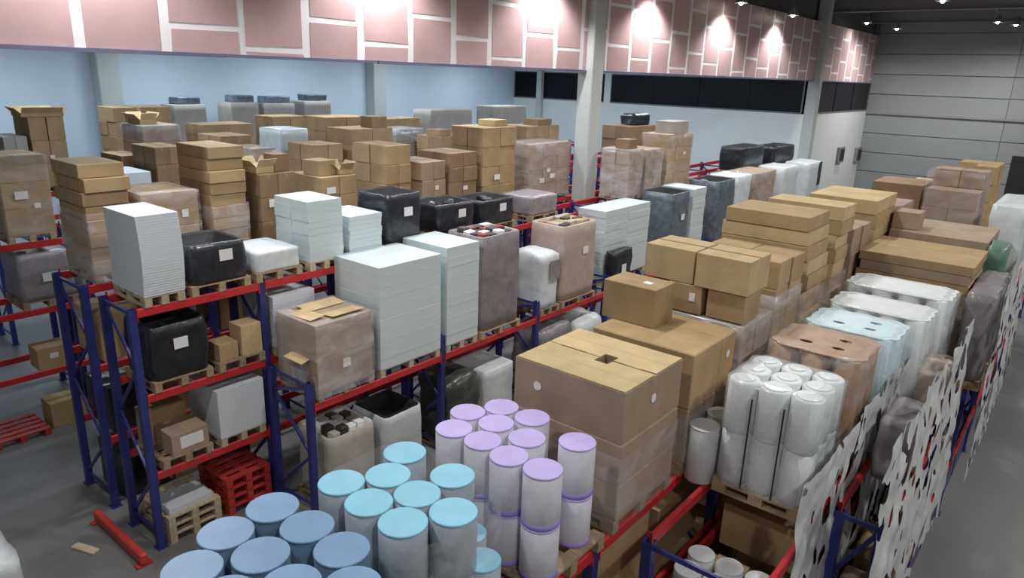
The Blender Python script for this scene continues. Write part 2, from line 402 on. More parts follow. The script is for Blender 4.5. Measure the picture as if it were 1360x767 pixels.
def roll_cluster(label, X1, Y1, Y2, base, top, depth, m='white_roll', end=None, nx=3, ny=3, tiers=2, film='film_milky', group=None, name='roll_pallet', cat='wrapped rolls', straps=0, cover=None):
    t = root_at(name, label, cat, X1, Y1, Y2, base, depth, group)
    sx, sy = depth, Y2 - Y1
    new_obj('pallet', pallet_me(q(sx, .05), q(sy, .05)), t)
    hh = (top - base - PH) / tiers; r = min(sx / nx, sy / ny) / 2
    px, py = sx / nx, sy / ny
    for k in range(tiers):
        for i in range(nx):
            for j in range(ny):
                z = PH + k * hh; dz = random.uniform(-.012, .02) if k == tiers - 1 else 0
                o = new_obj('roll', cyl_me(r, hh - .004, m, 20, .015, 'roll'), t, (-sx / 2 + px * (i + .5), -sy / 2 + py * (j + .5), z + dz * 0))
                if k == tiers - 1:
                    new_obj('core_disc', cyl_me(r * random.choice((.5, .62, .8)), .012, end or m, 16, .003, 'core'), o, (0, 0, hh - .004))
    # shrunk film with a scalloped outline following the outer rolls
    def outline(s):
        pts = []
        for (ax, ay, bx, by, nn) in ((-1, -1, 1, -1, nx), (1, -1, 1, 1, ny), (1, 1, -1, 1, nx), (-1, 1, -1, -1, ny)):
            for i in range(nn * 4):
                f = i / (nn * 4); x = ax + (bx - ax) * f; y = ay + (by - ay) * f
                sc = 1 - .045 * (1 - abs(math.sin(f * nn * math.pi)))
                corner = max(0, abs(x) + abs(y) - 1.72) * .45
                pts.append((x * (sx / 2 + .015) * sc * (1 - corner) * s, y * (sy / 2 + .015) * sc * (1 - corner) * s))
        return pts
    bm = bmesh.new(); rows = []
    ztop = top - base
    for f in (0.05, .2, .35, .5, .51, .65, .8, .93, 1.0):
        s = 1 + (.01 if f != .5 else -.015)
        rows.append([bm.verts.new(Vector((x, y, PH * .5 + (ztop - PH * .5) * f)) + noise.noise_vector(Vector((x * 5, y * 5, f * 6 + X1))) * .012) for x, y in outline(s)])
    rows.append([bm.verts.new((x, y, ztop + .012)) for x, y in outline(.9)])
    rows.append([bm.verts.new((x, y, ztop + .006)) for x, y in outline(.6)])
    for a, b in zip(rows, rows[1:]):
        for i in range(len(a)): bm.faces.new((a[i], a[(i + 1) % len(a)], b[(i + 1) % len(a)], b[i])).smooth = True
    new_obj('stretch_film', bm_mesh(bm, 'film', film), t)
    if cover:
        bm = bmesh.new(); edges = []
        loops = [outline(.975)]
        if cover != 'white_roll':               # openings where four rolls meet
            for a, b in ((1, 1), (2, 1), (2, 2), (1, 2))[:3]:
                cx_, cy_ = -sx / 2 + px * a, -sy / 2 + py * b
                loops.append([(cx_ + .07 * math.cos(u * math.pi / 5), cy_ + .045 * math.sin(u * math.pi / 5)) for u in range(10)])
        for lp in loops:
            vs = [bm.verts.new((x, y, 0)) for x, y in lp]
            edges += [bm.edges.new((vs[u], vs[(u + 1) % len(vs)])) for u in range(len(vs))]
        bmesh.ops.triangle_fill(bm, edges=edges, use_beauty=True)
        ex = bmesh.ops.extrude_face_region(bm, geom=bm.faces[:])
        bmesh.ops.translate(bm, vec=(0, 0, .012), verts=[v for v in ex['geom'] if isinstance(v, bmesh.types.BMVert)])
        bmesh.ops.recalc_face_normals(bm, faces=bm.faces[:])
        new_obj('cover_sheet', bm_mesh(bm, 'cover', cover), t, (0, 0, ztop - .002))
    for k in range(straps):
        y = -sx / 2 + sx * (k + 1) / (straps + 1) * 1.0
        bm = bmesh.new(); add_box(bm, y - .007, y + .007, -sy / 2 - .03, -sy / 2 - .018, PH, ztop * .9)
        new_obj('strap', bm_mesh(bm, 'strap', 'black_plastic'), t)
    return t

def open_box(label, X, Y, z, sx, sy, sz, m='carton', flaps=True, rz=0.0, name='cardboard_box', group=None, cat='box'):
    t = thing(name, label, cat, (X, Y, z), group, rz)
    new_obj('body', box_me(sx, sy, sz, m, .006, 'boxbody'), t)
    return t

# ================================================================== THE SETTING
XP, XW = -10.6, -28.0            # plasterboard face, far side wall below the mezzanine
YW, YE = 34.3, 44.5              # glazed cross wall, end wall
ZB, ZT, ZR, ZC = 6.93, 9.40, 10.6, 7.75    # underside and top of the plasterboard face, roof
def sbox(name, x0, x1, y0, y1, z0, z1, m, parent=None):
    bm = bmesh.new(); add_box(bm, x0, x1, y0, y1, z0, z1)
    o = new_obj(name, bm_mesh(bm, name, m), parent)
    if parent is None: structure(o)
    return o
sbox('floor', XW - .2, 9.2, -6, YE + .2, -.2, 0, 'floor')
sbox('wall_left', XW - .2, XW, -6, YE, 0, ZT, 'wall_blue')
sbox('ceiling_mezzanine', XW, XP - .32, -6, YW, ZC, ZC + .2, 'wall_white')
sbox('ceiling', XW, 9.2, -6, YE + .2, ZR, ZR + .2, 'roof')
sbox('wall_right', 9.0, 9.2, -6, YE, 0, ZR, 'wall_white')
sbox('wall_back', XW, 9.2, -6.2, -6, 0, ZR, 'wall_white')
sbox('wall_above', XP - .34, XP - .30, -6, YE, ZT, ZR, 'roof')

# end wall of horizontal sandwich panels
we = sbox('wall_end', XP - .3, 9.2, YE + .08, YE + .2, 0, ZR, 'steel')
ph = 1.06
for k in range(10):
    for j in range(3):
        x0 = XP + j * 6.6; x1 = min(x0 + 6.58, 9.1)
        me = box_me(x1 - x0, .08, ph - .035, 'panel_grey', .008, 'wall_panel')
        new_obj('wall_panel', me, we, ((x0 + x1) / 2, YE + .04, k * ph))
led = sbox('trim_1', XP, 9.0, YE - .10, YE - .003, 5.27, 5.36, 'steel')
# cross wall below the mezzanine with a dark strip of windows
sbox('wall_cross', XW, XP - .02, YW, YW + .2, 0, 5.42, 'wall_white')
sbox('wall_lintel', XW, XP - .31, YW, YW + .2, ZB + .02, ZC, 'wall_white')
sbox('wall_box', XP - .2, XP, YW + .2, YE, 0, 5.42, 'wall_white')
def window(name, along, a0, a1, b, z0, z1, nm):
    fr = structure(new_obj(name, None))
    def bx_(n, u0, u1, w0, w1, m, t0, t1):
        bm = bmesh.new()
        if along == 'x': add_box(bm, u0, u1, b + t0, b + t1, w0, w1)
        else: add_box(bm, b - t1, b - t0, u0, u1, w0, w1)
        new_obj(n, bm_mesh(bm, n, m), fr)
    bx_('frame_rail', a0, a1, z0, z0 + .07, 'window_frame', -.01, .1); bx_('frame_rail', a0, a1, z1 - .05, z1, 'window_frame', -.01, .1)
    st = (a1 - a0) / nm
    for i in range(nm):
        bx_('pane', a0 + st * i + .03, a0 + st * (i + 1) - .03, z0 + .07, z1 - .05, 'window_glass', .04, .06)
    for i in range(nm + 1):
        u = a0 + st * i; bx_('mullion', u - .03, u + .03, z0 + .07, z1 - .05, 'window_glass' if 0 < i < nm else 'window_frame', .02, .09)
window('window_1', 'x', XW + .05, XP - 2.6 - 8.4, YW, 5.42, ZB + .02, 3)
window('window_2', 'x', XP - 10.6, XP - .35, YW, 5.42, ZB + .02, 4)
window('window_3', 'y', YW + .75, YE - .05, XP, 5.42, ZB, 3)
sbox('trim_2', XP - 11.0, XP - 10.6, YW, YW + .15, 5.42, ZB + .02, 'wall_white')

# plasterboard face of the mezzanine, board by board
wm = sbox('wall_mezzanine', XP - .30, XP, -6, YE, ZB, ZT, 'joint_white')
JT = {0: None, 1: 7.31, 2: 7.04, 3: 7.55, 4: 7.23, 5: 7.79, 6: 7.46, 7: 7.11, 8: 7.67, 9: 7.41, 10: 7.92}
y0 = 3.96 - 1.17 * 8
i = -8
while y0 < YE - .05:
    y1 = min(y0 + 1.17, YE)
    gap = .065 if i % 3 else .10
    j = JT.get(i, (7.3, 7.85, 7.12, 7.6)[i % 4])
    cuts = [ZB + .02] + ([j] if j else []) + [min((j or 7.5) + 1.25 - .12 * (i % 3), ZT - .35)] + [ZT]
    for a, b in zip(cuts, cuts[1:]):
        lo = a + (.0 if a == cuts[0] else .045); hi = b - (.045 if b != ZT else 0)
        bm = bmesh.new()
        # hand filled joints leave slightly crooked board edges
        c = [(y0 + gap + random.uniform(-.02, .02), lo + random.uniform(-.01, .012)), (y1 - gap + random.uniform(-.02, .02), lo + random.uniform(-.01, .012)),
             (y1 - gap + random.uniform(-.02, .02), hi + random.uniform(-.012, .01)), (y0 + gap + random.uniform(-.02, .02), hi + random.uniform(-.012, .01))]
        f0 = [bm.verts.new((XP + .001, u, v)) for u, v in c]; f1 = [bm.verts.new((XP + .007, u, v)) for u, v in c]
        bm.faces.new(list(f1)); bm.faces.new(list(reversed(f0)))
        for s in range(4): bm.faces.new((f0[s], f0[(s + 1) % 4], f1[(s + 1) % 4], f1[s]))
        new_obj('plasterboard', bm_mesh(bm, 'plasterboard', 'board_pink'), wm)
    y0 += 1.17; i += 1
y = -6.0; n = 0
while y < YE:
    sbox('edge_profile', XP - .02, XP + .035 + .006 * (n % 2), y, min(y + 2.98, YE), ZB - .035 - .006 * (n % 2), ZB + .012, 'edge_trim', wm); y += 3.0; n += 1

# columns
def column(x, y, sx, sy, h, label=None, name='column'):
    o = structure(new_obj(name, None, None, (x, y, 0)))
    bm = bmesh.new(); add_box(bm, -sx / 2, sx / 2, -sy / 2, sy / 2, 0, h)
    bmesh.ops.bevel(bm, geom=[e for e in bm.edges if abs(e.verts[0].co.z - e.verts[1].co.z) > 1], offset=.03, segments=1, affect='EDGES')
    new_obj('shaft', bm_mesh(bm, 'shaft', 'column'), o)
    bm = bmesh.new(); add_box(bm, -sx / 2 - .03, sx / 2 + .03, -sy / 2 - .03, sy / 2 + .03, 0, .12); new_obj('plinth', bm_mesh(bm, 'plinth', 'column'), o)
column(XP - .02, 16.15, .44, .55, ZR)
column(XP + .04, YW + .2, .50, .45, ZR)
column(XW + .3, 11.1, .6, .75, ZC)
column(XW + .3, 23.4, .6, .75, ZC)
column(-25.9, YW - .15, .35, .3, ZC)
# roof steel
for k, y in enumerate((6.5, 14, 21.5, 29, 36.5, 43.5)):
    o = structure(new_obj('roof_beam', None, None, (0, y, 0)))
    bm = bmesh.new(); add_box(bm, XP - .3, 9, -.14, .14, 9.95, 10.0); add_box(bm, XP - .3, 9, -.02, .02, 10.0, 10.55); add_box(bm, XP - .3, 9, -.14, .14, 10.55, 10.6)
    new_obj('girder', bm_mesh(bm, 'girder', 'steel'), o)
for x in (-8.0, -5.2, -2.4, .4, 3.2, 6):
    o = structure(new_obj('purlin', None, None, (x, 0, 0)))
    bm = bmesh.new(); add_box(bm, -.05, .05, -6, YE, 10.45, 10.6); new_obj('rail', bm_mesh(bm, 'rail', 'steel'), o)

# ================================================================== LAMPS
def in_view(x, y, z, mx=12, my=12):
    d = Vector((x, y, z - H)); k = d.dot(FWD)
    if k <= 0: return False
    px, py = 680 + F * d.dot(RGT) / k, 383.5 - F * d.dot(UPV) / k
    return -mx < px < 1360 + mx and -my < py < 767 + my
LIGHT_N = [0]
def light_name(base, x, y, z):
    LIGHT_N[0] += 1
    return base if in_view(x, y, z) else f'{base}_{LIGHT_N[0]}_offscreen'
def high_bay(x, y, z, watt, label, group, col=LAMP_COL, spread=168, blend=.8):
    t = thing('hanging_lamp', label, 'lamp', (x, y, z), group)
    bm = bmesh.new()
    prof = [(.04, .34), (.09, .30), (.11, .18), (.22, .02), (.225, 0), (.2, .01), (.09, .16)]
    seg = 16; rows = [[bm.verts.new((r * math.cos(2 * math.pi * i / seg), r * math.sin(2 * math.pi * i / seg), zz)) for i in range(seg)] for r, zz in prof]
    for a, b in zip(rows, rows[1:]):
        for i in range(seg): bm.faces.new((b[i], b[(i + 1) % seg], a[(i + 1) % seg], a[i])).smooth = True
    bm.faces.new(rows[0])
    new_obj('reflector', bm_mesh(bm, 'reflector', 'steel'), t)
    bm = bmesh.new(); bmesh.ops.create_uvsphere(bm, u_segments=12, v_segments=8, radius=.085)
    for v in bm.verts: v.co.z = v.co.z * 1.2 + .04
    new_obj('bulb', bm_mesh(bm, 'bulb', 'lamp_glow', True), t)
    bm = bmesh.new(); bar(bm, (0, 0, .34), (0, 0, ZR - z), .015); new_obj('cord', bm_mesh(bm, 'cord', 'steel'), t)
    nm = light_name('lamp_light', x, y, z)
    l = bpy.data.lights.new(nm, 'SPOT'); l.energy = watt * 4; l.color = col; l.spot_size = math.radians(spread); l.spot_blend = blend; l.shadow_soft_size = .16
    new_obj(nm, l, t, (0, 0, -.08))
LG = 'lamps hung along the plasterboard face'
for k in range(6):                          # one lamp for each of the six glows on the boards
    high_bay(XP + .6, 4.03 + 4.95 * k, 9.22, WASH_W, 'round hanging lamp close to the pink plasterboard face', LG, (1, .96, .97), 128, .5)
high_bay(-9.9, 38.8, 9.65, 25, 'high lamp beyond the corner column near the plasterboard', None)
high_bay(-8.8, 40.0, 9.45, LAMP_W, 'lone lamp hanging before the grey end wall', None)
high_bay(-4.62, 39.2, 9.62, LAMP_W, 'one of two close lamps before the grey end wall', None)
high_bay(-4.1, 40.9, 9.62, LAMP_W, 'second of two close lamps before the grey end wall', None)
for k in range(6):                          # the lamp row of the photograph carried on above the frame, and its twin over the open aisle
    high_bay(-5.3, 30.0 - 5.9 * k, 9.68, LAMP_W, 'round hanging lamp under the dark roof over the racks', 'lamps under the hall roof')
    high_bay(2.2, 30.0 - 5.9 * k, 9.68, LAMP_W, 'round hanging lamp under the dark roof over the open aisle', 'lamps over the open aisle')
for x in (-12.0, -16.0, -20.4, -25.0):
    for k in range(5):
        t = thing('tube_lamp', 'slim tube lamp under the mezzanine ceiling', 'lamp', (x, 7.0 + 5.6 * k, ZC - .13), 'tube lamps under the mezzanine')
        bm = bmesh.new(); add_box(bm, -.06, .06, -.75, .75, .04, .12); new_obj('housing', bm_mesh(bm, 'housing', 'label'), t)
        bm = bmesh.new(); add_box(bm, -.025, .025, -.7, .7, 0, .04); new_obj('tube', bm_mesh(bm, 'tube', 'tube_glow'), t)
        nm = light_name('tube_light', x, 7.0 + 5.6 * k, ZC - .13); l = bpy.data.lights.new(nm, 'AREA'); l.shape = 'RECTANGLE'; l.size = .12; l.size_y = 1.4; l.energy = TUBE_W; l.color = TUBE_COL; l.spread = math.radians(180)
        new_obj(nm, l, t, (0, 0, -.012))

# ================================================================== RACKS
def rack(label, xf, xr, ys, levels, tops, x_beams=None, name='pallet_rack', skip=(), foot=True):
    """ys: frame positions, levels: upper edges of the beams, tops: height of the posts"""
    t = thing(name, label, 'rack', ((xf + xr) / 2, ys[0], 0))
    ox, oy = (xf + xr) / 2, ys[0]
    for fi, y in enumerate(ys):
        for x in (xf, xr):
            k = ('post', tops)
            if k not in BOXC:
                bm = bmesh.new()
                add_box(bm, -.05, .05, -.05, -.042, .01, tops); add_box(bm, -.05, -.042, -.042, .05, .01, tops); add_box(bm, .042, .05, -.042, .05, .01, tops)
                add_box(bm, -.05, -.02, .042, .05, .01, tops); add_box(bm, .02, .05, .042, .05, .01, tops)
                BOXC[k] = bm_mesh(bm, 'post', 'post_blue')
            new_obj('post', BOXC[k], t, (x - ox, y - oy, 0))
            if foot: new_obj('foot_plate', box_me(.16, .16, .012, 'post_blue', 0, 'foot'), t, (x - ox, y - oy, 0))
        z = .25; s = 1; d = (xf - xr) / 2 - .03
        while z < tops - .3:
            z2 = min(z + .85, tops - .1)
            k = ('brace', round(d, 3), round(z2 - z, 3), s)
            if k not in BOXC:
                bm = bmesh.new(); bar(bm, (-d * s, 0, 0), (d * s, 0, z2 - z), .03, .045); BOXC[k] = bm_mesh(bm, 'brace', 'post_blue')
            new_obj('brace', BOXC[k], t, (0, y - oy, z)); z = z2; s = -s
        for z in (.2, tops - .08):
            new_obj('crosspiece', box_me(2 * d, .03, .045, 'post_blue', 0, 'crosspiece'), t, (0, y - oy, z))
    for bi, (a, b) in enumerate(zip(ys, ys[1:])):
        for li, h in enumerate(levels):
            if (bi, li) in skip: continue
            for x in (xf, xr):
                L = b - a - .1; k = ('beam', round(L, 2))
                if k not in BOXC:
                    bm = bmesh.new(); add_box(bm, -.025, .025, -L / 2, L / 2, -.12, 0)
                    bmesh.ops.bevel(bm, geom=bm.edges[:], offset=.008, segments=1, affect='EDGES')
                    for s in (-1, 1): add_box(bm, -.03, .032, s * (L / 2 - .006) - .005, s * (L / 2 - .006) + .005, -.17, .05)
                    BOXC[k] = bm_mesh(bm, 'beam', 'beam_red')
                new_obj('beam', BOXC[k], t, (x - ox + (.03 if x == xf else -.03), (a + b) / 2 - oy, h))
    return t
HC = 2.78; HL1 = 1.98; HL2 = (3.66, 2.42, 1.22)
YC = [-.84 + 2.78 * k for k in range(10)]
rack('low blue and red rack carrying the lilac rolls and big cartons', -2.78, -3.80, YC, (HC, 1.6), HC)
rack('blue and red rack with empty beams beside the wrapped white rolls', -1.42, -2.42, [5.12 + 2.78 * k for k in range(9)], (HC, 1.98), HC)
rack('narrow netted rack along the open aisle', -.86, -1.27, [7.0 + 2.78 * k for k in range(8)], (HC - .1, .95), HC - .1)
YL1 = [5.6 + 2.77 * k for k in range(10)]
rack('low rack with red beams carrying the two tall white paper blocks', -8.31, -9.28, YL1, (HL1,), 2.33)
YL2 = [3.7 + 1.9 * k for k in range(15)]
rack('tall rack with three red beam levels beside the free floor', -9.42, -10.26, YL2, HL2, 3.66)
rack('tall rack carrying brown cartons, back to back with another tall rack', -10.95, -11.95, YL2, HL2, 3.66)
YN = [2.2 + 2.78 * k for k in range(11)]
rack('shadowed rack across the dark aisle from the tall racks', -14.4, -15.4, YN, HL2, 3.66)
rack('rack behind the shadowed rack, under the mezzanine', -15.7, -16.7, YN, HL2[:1], 3.66)
rack('rack of cartons deep under the mezzanine', -19.7, -20.7, YN, HL2[:1], 3.66)
rack('farthest rack along the bluish white wall', -25.0, -26.0, YN, HL2[:1], 3.66)
# red floor guard at the rack end
t = thing('floor_guard', 'red steel guard bar on the floor at the tall rack end', 'guard', (-9.95, 3.35, 0))
bm = bmesh.new(); add_box(bm, -.8, .8, -.05, .05, .03, .20); bmesh.ops.bevel(bm, geom=bm.edges[:], offset=.02, segments=1, affect='EDGES'); new_obj('rail', bm_mesh(bm, 'rail', 'pallet_red'), t)
for x in (-.75, .75): new_obj('foot', box_me(.1, .22, .03, 'pallet_red', 0, 'gfoot'), t, (x, 0, 0))

# ================================================================== GOODS
XC, XL1, XL2, XM, XN, XN2, XO, XQ = -2.70, -8.24, -9.35, -10.88, -14.34, -15.64, -19.62, -24.9
B1, B2, B3, B4 = HL1, HL2[0], HL2[1], HL2[2]
def S(X, px1, py, px2, maxw=None):
    Y1, Y2, h = span(X, px1, py, px2)
    if maxw: Y2 = min(Y2, Y1 + maxw)
    return Y1, Y2, h

# ---- row of lilac, cyan and blue rolls nearest the eye
HT = 3.87
def disc_centres(pix, h): return [on_z(px, py, h) for px, py in pix]
def free_rolls(pix, h, tiers, body, end, band, r, label_top, label_low, group, base, special=None):
    cs = disc_centres(pix, h)
    # push apart neighbours that would touch
    pts = [Vector(c) for c in cs]
    for _ in range(60):
        for a in range(len(pts)):
            for b in range(a):
                d = pts[a] - pts[b]; L = d.length
                if L < 2 * r * 1.02:
                    s = d / L * (2 * r * 1.02 - L) / 2; pts[a] += s; pts[b] -= s
    hh = (h - base) / tiers
    for p in pts:
        for k in range(tiers):
            lb = label_top if k == tiers - 1 else label_low
            if k == tiers - 1 and special and pts.index(p) in special: lb = special[pts.index(p)]
            roll(lb, p.x, p.y, base + k * hh, r, hh - .002, body, end, 'roll', group, band)
    return pts
def base_pallet(label, pts, base, r):
    x0 = min(p.x for p in pts) - r; x1 = max(p.x for p in pts) + r; y0 = min(p.y for p in pts) - r; y1 = max(p.y for p in pts) + r
    t = thing('wooden_pallet', label, 'pallet', ((x0 + x1) / 2, (y0 + y1) / 2, base)); new_obj('deck', pallet_me(q(x1 - x0, .05), q(y1 - y0, .05)), t); return t
lil = free_rolls([(626, 548), (664, 540), (605, 566), (655, 558), (707, 553), (642, 584), (700, 580), (675, 603), (721, 621), (767, 585)], HT, 2, 'lilac_body', 'lilac_end', 'lilac_band', .158,
                 'white roll with lilac end disc in the upper tier', 'white roll under a lilac ended roll, lower tier', 'lilac ended rolls', HC + PH, {9: 'lilac ended roll standing apart beside the giant carton', 8: 'lilac ended roll at the outer corner, tall and uncovered', 2: 'lilac ended roll at the corner toward the dark foil bundle', 1: 'lilac ended roll at the corner toward the white wrapped cube'})
base_pallet('wooden pallet under the lilac ended rolls', lil, HC, .158)
cyn = free_rolls([(535, 603), (466, 640), (517, 631), (597, 632), (490, 664), (556, 652), (594, 674), (533, 687)], HT, 2, 'cyan_body', 'cyan_end', None, .17,
                 'film covered roll with bright cyan end disc in the upper tier', 'roll beneath a cyan ended roll, lower tier', 'cyan ended rolls', HC + PH, {0: 'cyan ended roll standing out toward the pale sack', 1: 'cyan ended roll at the corner toward the grey crate', 3: 'cyan ended roll at the corner toward the lilac rolls', 6: 'cyan ended roll beside the two short cyan rolls'})
for (px, py) in ((622, 706), (640, 742)):
    x, y = on_z(px, py, 3.43)
    cyn.append(Vector((x, y))); roll('short cyan ended roll standing beside the taller cyan stack', x, y, HC + PH, .14, 3.43 - HC - PH, 'cyan_body', 'cyan_end', 'roll', 'low cyan rolls')
cpal = base_pallet('wooden pallet under the cyan ended rolls', cyn, HC, .17)
cx0, cx1 = min(p.x for p in cyn[:8]) - .18, max(p.x for p in cyn[:8]) + .18; cy0, cy1 = min(p.y for p in cyn[:8]) - .18, max(p.y for p in cyn[:8]) + .18
me = loft([(0.0 + .93 * i / 6, cx1 - cx0, cy1 - cy0, .3) for i in range(7)], 'film', .02, 4, cap_top=False, cap_bot=False, name='filmc')
new_obj('stretch_film', me, cpal, ((cx0 + cx1) / 2 - cpal.location.x, (cy0 + cy1) / 2 - cpal.location.y, PH + .01))
blu = free_rolls([(366, 683), (312, 711), (401, 706), (345, 741), (432, 733), (268, 752), (385, 764), (318, 768), (452, 762)], HT - .04, 1, 'blue_body', 'blue_end', None, .18,
                 'dark roll with dull blue end disc beside the cyan rolls', '', 'blue ended rolls', HC + PH, {0: 'blue ended roll at the corner toward the low rack end', 4: 'blue ended roll nearest the cyan rolls', 5: 'blue ended roll at the corner toward the free floor'})
base_pallet('wooden pallet under the blue ended rolls', blu, HC, .18)

# ---- big cartons behind the lilac rolls
t = thing('giant_carton_pallet', 'three stacked giant cartons with a hand slot in the lid', 'carton stack', (XC - .61, 5.50, HC))
new_obj('pallet', pallet_me(1.2, 1.1), t)
z = PH
for hh, mm, off in ((.36, 'carton_pink', 0), (.42, 'carton_pink', .01)):
    new_obj('carton', box_me(1.22, 1.08, hh - .004, mm, .012, 'giant'), t, (off, -off, z)); z += hh
bm = bmesh.new(); x0_, x1_, y0_, y1_, hs = 0.0, .15, -.10, .10, .496       # top carton, open under its hand slot
o_ = [(-.61, -.54), (.61, -.54), (.61, .54), (-.61, .54)]; i_ = [(x0_, y0_), (x1_, y0_), (x1_, y1_), (x0_, y1_)]
ob = [bm.verts.new((x, y, 0)) for x, y in o_]; ot = [bm.verts.new((x, y, hs)) for x, y in o_]
it = [bm.verts.new((x, y, hs)) for x, y in i_]; ib = [bm.verts.new((x, y, hs - .34)) for x, y in i_]
bm.faces.new(list(reversed(ob))); bm.faces.new(ib)
for a in range(4):
    b = (a + 1) % 4
    bm.faces.new((ob[a], ob[b], ot[b], ot[a])); bm.faces.new((ot[a], ot[b], it[b], it[a])); bm.faces.new((it[a], it[b], ib[b], ib[a]))
new_obj('carton', bm_mesh(bm, 'giant_top', 'carton_pink'), t, (0, 0, z)); z += .50
for sgn in (-1, 1):     # lid flaps with a ragged meeting edge
    bm = bmesh.new(); n = 8
    rag = [random.uniform(-.008, .008) for _ in range(n + 1)]
    for i in range(n):
        xa, xb = -.60 + 1.2 * i / n, -.60 + 1.2 * (i + 1) / n
        ya, yb = sgn * .53, sgn * (.10 if i == n // 2 else .012)
        add_box(bm, xa, xb, min(ya, yb + rag[i]), max(ya, yb + rag[i]), 0, .007)
    new_obj('lid_flap', bm_mesh(bm, 'flap', 'carton_light'), t, (0, 0, z))
new_obj('paper_dot', cyl_me(.045, .004, 'label', 14), t, (-.33, -.547, z - .22), (math.pi / 2, 0, 0))
new_obj('paper_dot', cyl_me(.045, .004, 'label', 14), t, (.613, -.02, z - .22), (0, math.pi / 2, 0))
me = loft([(.05 + (.80 - .05) * i / 5, 1.26, 1.13, .03) for i in range(6)], 'film', .014, 4, cap_top=False, cap_bot=False, name='filmg'); new_obj('stretch_film', me, t)

t = thing('giant_carton_pallet', 'two giant light brown cartons side by side with a single box on their lid', 'carton stack', (XC - .61, 6.84, HC))
new_obj('pallet', pallet_me(1.2, 1.1), t)
for (ya, yb) in ((-.53, .14), (.155, .53)):
    for k, hh in enumerate((.62, .614)):
        new_obj('carton', box_me(1.22, yb - ya - .004, hh - .004, 'carton' if k else 'carton_pink', .012, 'giant2'), t, (0, (ya + yb) / 2, PH + k * .62))
HB = HC + PH + 1.234
new_obj('paper_dot', cyl_me(.045, .004, 'label', 14), t, (.613, .34, PH + 1.0), (0, math.pi / 2, 0))
me = loft([(.05 + (.72 - .05) * i / 5, 1.26, 1.10, .03) for i in range(6)], 'film', .014, 4, cap_top=False, cap_bot=False, name='filmg2'); new_obj('stretch_film', me, t)
t = open_box('plain brown box alone on the lid of two giant cartons', -3.72, 6.93, HB, .66, .46, .44, 'carton')
new_obj('paper_dot', box_me(.10, .09, .003, 'label', 0, 'dot'), t, (.12, -.02, .4405))

# ---- cartons further along the same rack
Y0 = 7.55
carton_load('film wrapped cartons with a loose pair of boxes on top', XC, Y0, 8.45, HC, 4.12, 1.2, 3, 2, .42, 'carton_pink', 'film_heavy', tags=0)
for (x, y, sx, sy_, sz, lb) in ((-2.95, 7.83, .45, .5, .34, 'small brown box under the right one of a loose pair'), (-3.45, 7.80, .42, .5, .34, 'small brown box with a white dot under a loose pair of boxes'), (-3.82, 8.05, .3, .5, .34, 'narrow dark brown box behind a loose pair of boxes')):
    t = open_box(lb, x, y, 4.145, sx, sy_, sz, 'carton' if x > -3.6 else 'carton_dark')
    if x == -3.45: new_obj('paper_dot', box_me(.07, .004, .1, 'label', 0, 'd2'), t, (.1, -.254, .15))
for (x, y, sx, lb) in ((-3.02, 7.85, .64, 'taped brown box, the one of a loose pair nearer the white rolls'), (-3.69, 7.87, .64, 'taped brown box, the one of a loose pair nearer the white paper')):
    t = open_box(lb, x, y, 4.49, sx, .62, .40, 'carton_light')
    new_obj('tape', box_me(sx + .006, .05, .003, 'carton_dark', 0, 'tape'), t, (0, 0, .4005))
carton_load('wrapped cartons between the loose box pair and flat packed stack', XC, 8.58, 9.5, HC, 4.69, 1.15, 2, 2, .36, 'carton', 'film_heavy', film_to=.75)
# flat packed cardboard
def flat_stack(label, X1, Y1, Y2, base, top, depth, n, m='carton_light', jit=.05, film_to=.55, group=None, film='film_heavy'):
    t = root_at('flat_cardboard_pallet', label, 'cardboard stack', X1, Y1, Y2, base, depth, group)
    sx, sy_ = depth, Y2 - Y1; new_obj('pallet', pallet_me(q(sx, .05), q(sy_, .05)), t)
    z = PH; lh = (top - base - PH) / n
    for k in range(n):
        half = (k % 3 == 1)
        dx = random.uniform(-jit, jit) if k > n * .45 else 0
        new_obj('cardboard_layer', box_me(q(sx - (.06 if half else 0), .02), q(sy_, .02), lh - .006, m if k % 2 else 'carton', .006, 'layer'), t, (dx, random.uniform(-jit, jit) * .4 if k > n * .45 else 0, z)); z += lh
    if film_to:
        me = loft([(.05 + ((top - base) * film_to - .05) * i / 5, sx + .05, sy_ + .05, .04) for i in range(6)], film, .015, 4, cap_top=False, cap_bot=False, seed=random.random() * 9, name='film'); new_obj('stretch_film', me, t)
    return t
flat_stack('tall stack of flat packed cardboard beside the loose box pair', XC, 9.68, 10.55, HC, 5.10, 1.22, 11)
flat_stack('narrow stack of flat packed cardboard with dark gaps at its edge', XC, 11.06, 11.68, HC, 5.08, 1.15, 10, jit=.02)
carton_load('lower brown carton stack behind the narrow cardboard stack', XC, 11.95, 12.9, HC, 4.62, 1.1, 2, 2, .42, 'carton_pink', None)
flat_stack('broad flat cardboard stack with a green tinged lid', XC, 13.25, 14.7, HC, 4.92, 1.2, 8, 'carton_light', .02)
carton_load('pinkish wrapped cartons at the back of the roll rack', XC, 15.2, 16.3, HC, 4.6, 1.15, 2, 2, .45, 'carton_pink', 'film')
carton_load('dark brown carton cube with white dot far down the roll rack', XC - .05, 17.3, 18.6, HC, 4.78, 1.0, 1, 2, .62, 'carton_dark', None, tags=1)
wrap_load('white wrapped pallet near the end of the roll rack', XC, 20.0, 21.6, HC, 3.9, 1.2, 'white_wrap')
carton_load('last carton stack of the roll rack, toward the grey end wall', XC, 22.2, 23.4, HC, 4.3, 1.2, 2, 2, .4, 'carton_light', None)

